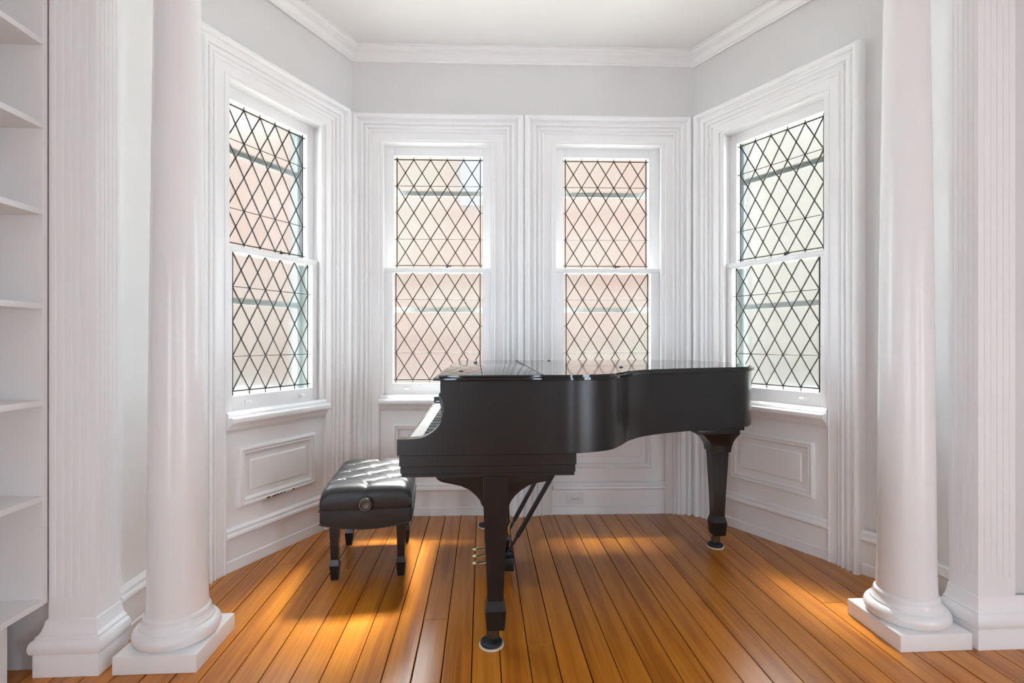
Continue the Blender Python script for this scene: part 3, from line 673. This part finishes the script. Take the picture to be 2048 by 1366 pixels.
# apron: ends and sides with a gently bowed lower edge
def bowed(half, z0, z1, drop): 
    lo = [(u*half, z0 - drop*(1-u*u)) for u in [i/10-1 for i in range(21)]]
    return [(-half,z1)] + lo + [(half,z1)]
ap = MB()
for sy in (-1, 1): ap.prism(bowed(HX-.004, .298, .364, .026), sy*(HY_-.004)-.008, sy*(HY_-.004)+.008, 'y')
for sx in (-1, 1): ap.prism([(y, z) for y, z in bowed(HY_-.012, .298, .364, .026)], sx*(HX-.004)-.008, sx*(HX-.004)+.008, 'x')
part('apron', ap, 'vinyl', bn, bevel=.001)
pip = MB()
for sy in (-1, 1):
    pts = [(u*(HX-.002), sy*(HY_+.003), .298-.026*(1-u*u)) for u in [i/10-1 for i in range(21)]]; pip.tube(pts, .0035, 8)
for sx in (-1, 1):
    pts = [(sx*(HX+.003), u*(HY_-.002), .298-.026*(1-u*u)) for u in [i/10-1 for i in range(21)]]; pip.tube(pts, .0035, 8)
for z, e in ((.364, .004),):
    c_ = [(-HX-e,-HY_-e),(HX+e,-HY_-e),(HX+e,HY_+e),(-HX-e,HY_+e)]
    for i in range(4): p, q = c_[i], c_[(i+1)%4]; pip.tube([(*p,z),(*q,z)], .0035, 8)
part('piping', pip, 'leather', bn)
# tufted cushion: height field with dimples and diagonal folds
tufts = []
rows = 7
for r_ in range(rows):
    v = -0.235 + r_*0.47/(rows-1)
    for u in ((0.0,) if r_ % 2 == 0 else (-0.112, 0.112)): tufts.append((u, v))
ext = tufts + [(s*0.224, -0.235 + r_*0.47/(rows-1)) for r_ in range(0, rows, 2) for s in (-1, 1)]
folds = []
for i, p in enumerate(ext):
    for q in ext[i+1:]:
        if abs(abs(p[0]-q[0])-.112) < .01 and abs(abs(p[1]-q[1])-.0783) < .01: folds.append((p, q))
folds += [((0,-.235),(0,-.33)), ((0,.235),(0,.33))]
def seg_d(x, y, p, q):
    dx, dy = q[0]-p[0], q[1]-p[1]; t = max(0, min(1, ((x-p[0])*dx+(y-p[1])*dy)/(dx*dx+dy*dy)))
    return math.hypot(x-p[0]-t*dx, y-p[1]-t*dy)
def top_z(x, y):
    ex = max(0, 1-abs(x)/HX); ey = max(0, 1-abs(y)/HY_)
    z = .478 - .040*math.exp(-ex*11) - .034*math.exp(-ey*15)
    df = min(seg_d(x, y, p, q) for p, q in folds); dt = min(math.hypot(x-a, y-b) for a, b in tufts)
    z -= .0065*math.exp(-(df/.009)**1.2) + .016*math.exp(-(dt/.022)**1.5) - .004
    return z
NX, NY = 90, 130; cu = MB(); vs = []
for j in range(NY+1):
    for i in range(NX+1):
        u, v = i/NX*2-1, j/NY*2-1
        x, y = HX*math.sin(u*math.pi/2*.88)/math.sin(math.pi/2*.88), HY_*math.sin(v*math.pi/2*.88)/math.sin(math.pi/2*.88)
        k_ = max(0, abs(u)-.9)*max(0, abs(v)-.9)*100
        vs.append((x*(1-.03*k_), y*(1-.02*k_), top_z(x, y) - .01*k_))
fs = [(j*(NX+1)+i, j*(NX+1)+i+1, (j+1)*(NX+1)+i+1, (j+1)*(NX+1)+i) for j in range(NY) for i in range(NX)]
edge = [i for i in range(NX+1)] + [(j)*(NX+1)+NX for j in range(1, NY+1)] + [NY*(NX+1)+i for i in range(NX-1,-1,-1)] + [j*(NX+1) for j in range(NY-1,0,-1)]
prev = edge
for sc, dz in ((1.018,.35),(1.022,.7),(1.008,1.0)):
    new = []
    for e_ in edge:
        x, y, z = vs[e_]; new.append(len(vs)); vs.append((x*sc, y*(1+(sc-1)*.66), z + (.366-z)*dz))
    for a in range(len(edge)): b_ = (a+1) % len(edge); fs.append((prev[a], new[a], new[b_], prev[b_]))
    prev = new
fs.append(tuple(prev))
seat = part('cushion', cu.add(vs, fs), 'leather', bn, smooth=80, label='tufted black leather cushion')
part('height_knob', MB().lathe([(.010,0.01),(.010,-.012),(.030,-.014),(.0335,-.020),(.0335,-.028),(.029,-.034),(.022,-.034),(.019,-.029),(.006,-.028)], (0,-HY_-.003,.394), 36, 'y'), 'steel', bn, smooth=30, label='round metal height knob')

# ------------------------------------------------------------------ outdoors, seen through the ribbed panes
struct('ground', MB().box(-40, 50, 2.2, 40, -0.9, -0.8), 'ground', 'pale paving outside the bay windows', 'ground')
nb = thing('brick_building', 'pink brick neighbouring building seen through the leaded windows', 'building', (0, 24.0, -0.8))
part('wall', MB().box(-38, 9.6, 0, .6, 0, 12.8), 'brick', nb)
part('window', MB().box(-1.0, 3.2, -.12, .02, 8.2, 11.0), 'nwin', nb)
part('pane', MB().box(-0.8, 1.0, -.16, -.10, 8.4, 10.8), 'npane', nb)
part('pane', MB().box(1.2, 3.0, -.16, -.10, 8.4, 10.8), 'npane', nb)
nb2 = thing('stucco_building', 'pale cream wall beyond the right-hand window', 'building', (20, 22.5, -0.8))
part('wall', MB().box(-10.2, 25, 0, .6, 0, 12.6), 'stucco', nb2)
part('coping', MB().box(-10.3, 25, -.1, .7, 12.6, 12.8), 'nwin', nb2)
